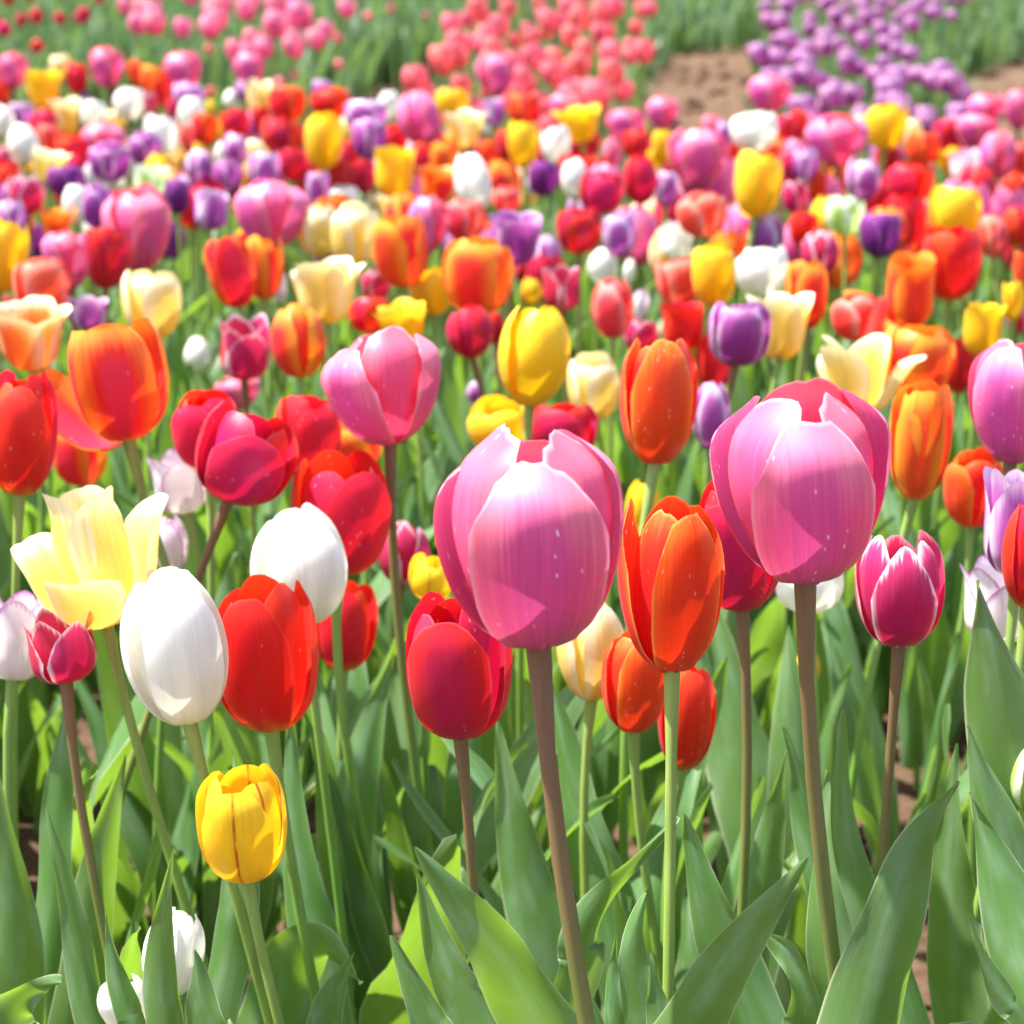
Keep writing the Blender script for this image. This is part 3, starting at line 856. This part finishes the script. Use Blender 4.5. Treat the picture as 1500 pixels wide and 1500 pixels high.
# ------------------------------------------------------------------ the broad leaves of the front plants
FRONT = [   # owner, (pixel x, pixel y, distance) up to the tip, half width, turn of the blade, fold
    ((778, 795), [(800, 1500, .79), (705, 1365, .765), (610, 1243, .75)], .0185, 25, .35),
    ((668, 980), [(690, 1500, .86), (648, 1400, .86), (611, 1280, .86)], .0150, -20, .4),
    ((987, 859), [(1000, 1510, .80), (1085, 1385, .78), (1181, 1256, .765)], .0175, -22, .4),
    ((1178, 716), [(1270, 1500, .84), (1325, 1300, .84), (1402, 1143, .84)], .0225, 12, .45),
    ((1178, 716), [(1240, 1500, .93), (1208, 1330, .93), (1213, 1128, .94)], .0180, -25, .4),
    ((1508, 812), [(1510, 1230, .96), (1470, 1020, .95), (1430, 850, .95)], .0300, 18, .4),
    ((1508, 812), [(1520, 1370, .93), (1465, 1210, .93), (1420, 1064, .93)], .0200, 20, .4),
    ((1490, 587), [(1525, 1480, .88), (1470, 1310, .9), (1421, 1160, .91)], .0230, -12, .45),
    ((1508, 812), [(1510, 1500, .8), (1455, 1430, .8), (1421, 1338, .8)], .0080, 30, .6),
    ((355, 1208), [(248, 1520, .87), (236, 1390, .87), (254, 1243, .87)], .0115, 15, .5),
    ((262, 950), [(205, 1520, .88), (176, 1440, .88), (153, 1335, .88)], .0095, 25, .5),
    ((355, 1208), [(310, 1540, .86), (296, 1480, .86), (284, 1392, .86)], .0150, -15, .4),
    ((134, 812), [(128, 1420, 1.05), (150, 1250, 1.04), (184, 1104, 1.03)], .0170, 20, .45),
    ((24, 928), [(140, 1490, 1.0), (104, 1330, 1.0), (69, 1184, 1.0)], .0120, 30, .5),
    ((90, 946), [(30, 1490, 1.02), (20, 1300, 1.02), (-12, 1090, 1.02)], .0200, 10, .4),
    ((90, 946), [(75, 1320, 1.08), (85, 1150, 1.08), (102, 1015, 1.08)], .0140, -25, .45),
    ((668, 980), [(650, 1540, .86), (612, 1460, .86), (573, 1370, .86)], .0120, 0, .35),
    ((987, 859), [(960, 1540, .87), (930, 1430, .87), (947, 1308, .87)], .0170, 10, .4),
    ((987, 859), [(985, 1540, .84), (965, 1480, .84), (954, 1396, .84)], .0100, 0, .4),
    ((987, 859), [(905, 1540, .85), (898, 1450, .85), (903, 1366, .85)], .0060, 0, .4),
    ((1080, 800), [(1195, 1530, .88), (1172, 1430, .88), (1122, 1368, .88)], .0160, 40, .3),
    ((1080, 800), [(1085, 1450, .98), (1035, 1320, .98), (1002, 1193, .98)], .0190, -10, .4),
    ((1080, 800), [(1110, 1400, 1.1), (1130, 1230, 1.1), (1155, 1085, 1.1)], .0150, 30, .4),
    ((505, 918), [(500, 1330, 1.27), (528, 1130, 1.27), (578, 950, 1.27)], .0240, 10, .5),
    ((441, 832), [(455, 1380, 1.12), (430, 1220, 1.12), (425, 1050, 1.12)], .0190, -15, .5),
    ((668, 980), [(790, 1370, 1.1), (755, 1220, 1.1), (728, 1050, 1.1)], .0210, 8, .4),
    ((865, 950), [(880, 1330, 1.2), (840, 1160, 1.2), (800, 985, 1.2)], .0240, -12, .45),
    ((932, 998), [(850, 1430, .98), (880, 1330, .98), (990, 1195, 1.0)], .0170, 30, .35),
    ((388, 962), [(405, 1500, 1.10), (450, 1385, 1.09), (530, 1440, 1.06)], .0270, 15, .3),
    ((388, 962), [(470, 1520, .95), (490, 1450, .95), (520, 1395, .95)], .0110, 0, .4),
    ((1317, 863), [(1290, 1400, 1.0), (1240, 1240, 1.0), (1235, 1040, 1.0)], .0170, 0, .45),
    ((1317, 863), [(1400, 1430, 1.02), (1390, 1270, 1.02), (1400, 1090, 1.02)], .0200, -18, .4),
    ((1317, 863), [(1215, 1330, 1.06), (1180, 1180, 1.06), (1146, 1065, 1.06)], .0140, 22, .4),
    ((262, 950), [(330, 1400, 1.0), (350, 1250, 1.0), (340, 1100, 1.02)], .0150, -25, .45),
    ((134, 812), [(30, 1560, .9), (15, 1480, .9), (90, 1440, .9)], .0220, 20, .3),
    ((778, 795), [(800, 1560, .85), (760, 1490, .86), (755, 1430, .86)], .0120, 20, .4),
    ((1178, 716), [(1400, 1560, .84), (1440, 1520, .84), (1530, 1470, .84)], .0180, -50, .3),
]
for i, (own, pts, half, turn, fold) in enumerate(FRONT):
    T = BYKEY[own]
    rp = T['root_p']
    P = [at(*p) for p in pts]
    a = Vector((rp.x, rp.y, rp.z - .005))
    ext = P[0] + (P[0] - P[1]).normalized() * min(.07, (P[0] - a).length * .5)
    spine = [a, a.lerp(ext, .6) + Vector((0, 0, .015)), ext] + P[:1] + [P[0].lerp(P[1], .5) + (P[1] - (P[0] + P[2]) / 2) * .25, P[1], P[1].lerp(P[2], .5) + (P[1] - (P[0] + P[2]) / 2) * .25, P[2]]
    tg = (P[2] - P[0]).normalized()
    view = (P[1] - CAM).normalized()
    lat = tg.cross(view).normalized()
    lat = Matrix.Rotation(math.radians(turn), 3, tg) @ lat
    spl = [tuple(p - rp) for p in spine]
    gm = leaf_geo(spl, lat, half * .80, 700 + i, 10, 40, fold, 1.7, math.radians((i * 37) % 40 - 20))
    new_obj('leaf', geo_mesh('leaf', gm, LM), T['root'])

# ------------------------------------------------------------------ foliage that fills the bed between the stems
def fill_foliage():
    r_ = random.Random(55)
    S = Soup()
    for k in range(1500):
        y = 1.12 + 3.4 * r_.random() ** .8
        x = r_.uniform(-1, 1) * (.30 * y + .25)
        L = r_.uniform(.20, .33)
        if y < 1.75:
            if r_.random() < .5:
                continue
            L *= .8
        S.add(LEAF_PROTO[k % 16] if y < 2 else LEAF_LOW[k % 8],
              Matrix.Translation((x, y, terrain(y))) @ Matrix.Rotation(r_.uniform(0, 6.28), 4, 'Z') @ Matrix.Diagonal((L, L, L, 1)), 0)
    o = new_obj('tulip_foliage', geo_mesh('tulip_foliage', S.geo(), LM))
    o['kind'] = 'stuff'
    o['label'] = 'dense grey-green tulip foliage between the stems of the mixed bed'
    o['category'] = 'foliage'


fill_foliage()

# ------------------------------------------------------------------ small tulips merged: rest of the bed beyond the frame and between the back rows
LOW_PETAL = {}
for fm in ('cup', 'egg', 'open'):
    for inner in (0, 1):
        LOW_PETAL[fm, inner] = petal_geo(fm, 11 + inner, bool(inner), 4, 6, .35)


def soup_tulip(S, base, hgt, wm, hm, mi_petal, mi_stem, mi_leaf, r_, form='cup', leaves=2):
    tl = Matrix.Rotation(r_.gauss(0, .08), 4, 'X') @ Matrix.Rotation(r_.gauss(0, .08), 4, 'Y')
    top = base + Vector((r_.gauss(0, .01), r_.gauss(0, .01), hgt))
    a0 = r_.uniform(0, 6.28)
    for p in range(6):
        M = Matrix.Translation(top) @ tl @ Matrix.Rotation(a0 + p * 2.094 + (1.047 if p > 2 else 0), 4, 'Z') @ Matrix.Diagonal((wm, wm, hm, 1))
        S.add(LOW_PETAL[form, int(p > 2)], M, mi_petal)
    S.add(tube([base, base.lerp(top, .5) + Vector((r_.gauss(0, .008), 0, 0)), top + Vector((0, 0, .004))], [.0035, .0032, .0034], 5), Matrix.Identity(4), mi_stem)
    for k in range(leaves):
        L = hgt * r_.uniform(.6, .85)
        S.add(LEAF_LOW[r_.randrange(8)], Matrix.Translation(base) @ Matrix.Rotation(a0 + k * 2.5, 4, 'Z') @ Matrix.Diagonal((L, L, L, 1)), mi_leaf)


def rest_of_bed():
    r_ = random.Random(91)
    kinds = ['pink', 'red', 'crimson', 'flame', 'orange', 'yellow', 'cream', 'white', 'purple', 'lilac', 'dark_purple', 'coral', 'crimson_white']
    wts = [3, 3, 3, 2, 2, 2, 2, 3, 2, 2, 1, 2, 1]
    mats = [PM[k] for k in kinds] + [SM_GREEN, LM]
    S = Soup()
    nk = len(kinds)
    n = 0
    while n < 330:                       # left and right of the frame
        y = r_.uniform(.9, 4.4)
        x = r_.choice((-1, 1)) * r_.uniform(.262 * y + .05, .25 * y + 1.1)
        k = r_.choices(range(nk), wts)[0]
        sz = SIZE[kinds[k]] * r_.uniform(.85, 1.05)
        soup_tulip(S, Vector((x, y, terrain(y) - .004)), r_.uniform(.32, .44), sz * .82, sz, k, nk, nk + 1, r_, r_.choice(('cup', 'egg', 'cup')))
        n += 1
    for k_ in range(170):                # lower blooms glimpsed between the back rows
        y = r_.uniform(2.5, 4.4)
        x = r_.uniform(-.26, .26) * y
        k = r_.choices(range(nk), wts)[0]
        sz = SIZE[kinds[k]] * r_.uniform(.8, 1.0)
        soup_tulip(S, Vector((x, y, terrain(y) - .004)), r_.uniform(.30, .36), sz * .82, sz, k, nk, nk + 1, r_, r_.choice(('cup', 'egg', 'cup')))
    o = new_obj('mixed_tulips', geo_mesh('mixed_tulips', S.geo(), mats))
    o['kind'] = 'stuff'
    o['label'] = 'crowd of mixed tulips glimpsed low between the back rows of the bed'
    o['category'] = 'tulips'


rest_of_bed()

# ------------------------------------------------------------------ the rows beyond
def in_poly(x, y, P):
    c = False
    for i in range(len(P)):
        x1, y1 = P[i]; x2, y2 = P[i - 1]
        if (y1 > y) != (y2 > y) and x < (x2 - x1) * (y - y1) / (y2 - y1) + x1:
            c = not c
    return c


def scatter(P, sx, sy, r_, tries=9000):
    """blooms spread without crowding, spacing in photo pixels"""
    xs = [p[0] for p in P]; ys = [p[1] for p in P]
    out = []
    for _ in range(tries):
        x = r_.uniform(min(xs), max(xs)); y = r_.uniform(min(ys), max(ys))
        if not in_poly(x, y, P):
            continue
        k = .55 + .45 * max(0, y + 40) / 220
        if all(((x - a) / sx) ** 2 + ((y - b) / sy) ** 2 > k for a, b in out):
            out.append((x, y))
    return out


def row_proto(var, form, hgt, wm, hm, seed, leaves=2):
    S = Soup()
    soup_tulip(S, Vector((0, 0, -.004)), hgt, wm, hm, 0, 1, 2, random.Random(seed), form, leaves)
    return geo_mesh('row_tulip', S.geo(), [PM[var], SM_GREEN, LM_FAR])


def row(name, var, form, hgt, wm, hm, spots, label, group, limit, seed, cat='tulip'):
    r_ = random.Random(seed)
    protos = [row_proto(var, form, hgt, wm, hm, seed + k) for k in range(4)]
    S = Soup(); extra = 0
    spots = sorted(spots, key=lambda p: -p[1])
    for i, (x, y) in enumerate(spots):
        d = depth_at_height(x, y, hgt + hm * .5)
        p = at(x, y, d)
        base = Vector((p.x, p.y, terrain(p.y)))
        if i < limit:
            o = new_obj(name, protos[i % 4])
            o.location = base
            s = r_.uniform(.82, 1.10)
            o.scale = (s, s, s * r_.uniform(.94, 1.06))
            o.rotation_euler = (r_.gauss(0, .05), r_.gauss(0, .05), r_.uniform(0, 6.28))
            o['label'] = label; o['category'] = cat; o['group'] = group
        else:
            soup_tulip(S, base, hgt, wm, hm, 0, 1, 2, r_, form, 1)
            extra += 1
    if extra:
        o = new_obj(name + 's', geo_mesh(name + 's', S.geo(), [PM[var], SM_GREEN, LM_FAR]))
        o['kind'] = 'stuff'; o['label'] = 'far end of ' + group; o['category'] = 'tulips'


rr = random.Random(5)
CORAL = [(612, 132), (640, 80), (662, 40), (700, -40), (965, -40), (940, 40), (925, 95), (890, 150), (800, 170), (760, 150), (690, 150)]
row('coral_tulip', 'coral_pink', 'cup', .36, .060, .072, scatter(CORAL, 22, 19, rr), 'small coral pink tulip in the dense single-colour row beyond the bed',
    'the row of coral pink tulips', 150, 41)
PURPLE = [(1125, -5), (1105, 60), (1110, 95), (1150, 120), (1170, 165), (1260, 165), (1345, 165), (1415, 165), (1418, 130), (1360, 95), (1335, 60), (1340, 25), (1420, 0), (1440, -30), (1150, -30)]
row('lilac_tulip', 'lilac_row', 'cup', .30, .060, .060, scatter(PURPLE, 22, 16, rr), 'small lilac purple tulip in the dense row beside the bare soil',
    'the row of lilac purple tulips', 150, 61)
PINKS = [(189, 24), (227, 12), (263, 20), (299, 32), (333, 5), (339, 40), (357, 45), (365, 13), (387, 45), (225, 36), (397, 16), (293, 1), (397, 46), (410, 21), (434, 40), (447, 48),
         (469, 32), (442, 5), (477, 10), (511, 1), (205, 3), (180, -10), (245, -8), (280, -12), (320, -14), (355, -8), (400, -10), (430, -14), (460, -12), (420, 30), (375, 33), (325, 25)]
row('pink_tulip', 'pink_row', 'cup', .37, .074, .084, PINKS, 'rosy pink tulip in the loose clump of the green row beyond the bed', 'the clump of pink tulips beyond the bed', 300, 71)
BUDS = [(499, 56), (503, 83), (427, 91), (530, 29), (315, 72), (323, 109), (407, 112), (572, 12), (622, 8)]
row('pink_tulip_bud', 'coral_pink', 'egg', .30, .034, .036, BUDS, 'small pink tulip bud low in the green foliage beyond the bed', 'pink buds in the green row', 300, 81)
REDS = [(13, 37), (37, 46), (25, 8), (69, 23), (80, 8), (128, 17), (55, 3), (110, 2), (3, 5), (45, -10), (90, -14), (135, -10), (20, -16), (160, -14), (-12, 20)]
row('red_tulip', 'crimson', 'egg', .36, .052, .058, REDS, 'small crimson tulip in the sparse row above the green foliage', 'sparse crimson tulips beyond the bed', 300, 85)


def far_foliage():
    r_ = random.Random(17)
    S = Soup()
    areas = [([(-40, 30), (700, 30), (680, 60), (625, 85), (560, 82), (500, 112), (400, 135), (-40, 135)], 2600, .24),
             ([(-40, -80), (720, -80), (690, 40), (-40, 40)], 1500, .24),
             ([(690, -60), (960, -60), (985, 45), (925, 85), (900, 165), (640, 150), (660, 60)], 1300, .22),
             ([(930, -90), (1125, -90), (1110, 38), (1010, 44), (935, 75)], 900, .22),
             ([(1320, -90), (1560, -90), (1560, 45), (1480, 55), (1400, 78), (1345, 70)], 1200, .22),
             ([(1120, 0), (1400, 0), (1420, 175), (1150, 175), (1105, 90)], 900, .18)]
    for P, n, h in areas:
        xs = [p[0] for p in P]; ys = [p[1] for p in P]
        k = 0
        while k < n:
            x = r_.uniform(min(xs), max(xs)); y = r_.uniform(min(ys), max(ys))
            if not in_poly(x, y, P):
                continue
            k += 1
            p = at(x, y, depth_at_height(x, y, h * .6))
            L = h * r_.uniform(.8, 1.35)
            S.add(LEAF_LOW[k % 8], Matrix.Translation((p.x, p.y, terrain(p.y))) @ Matrix.Rotation(r_.uniform(0, 6.28), 4, 'Z') @ Matrix.Diagonal((L * .9, L, L, 1)), 0)
    o = new_obj('row_foliage', geo_mesh('row_foliage', S.geo(), LM_FAR))
    o['kind'] = 'stuff'
    o['label'] = 'strips of upright green tulip foliage in the rows beyond the bed'
    o['category'] = 'foliage'


far_foliage()
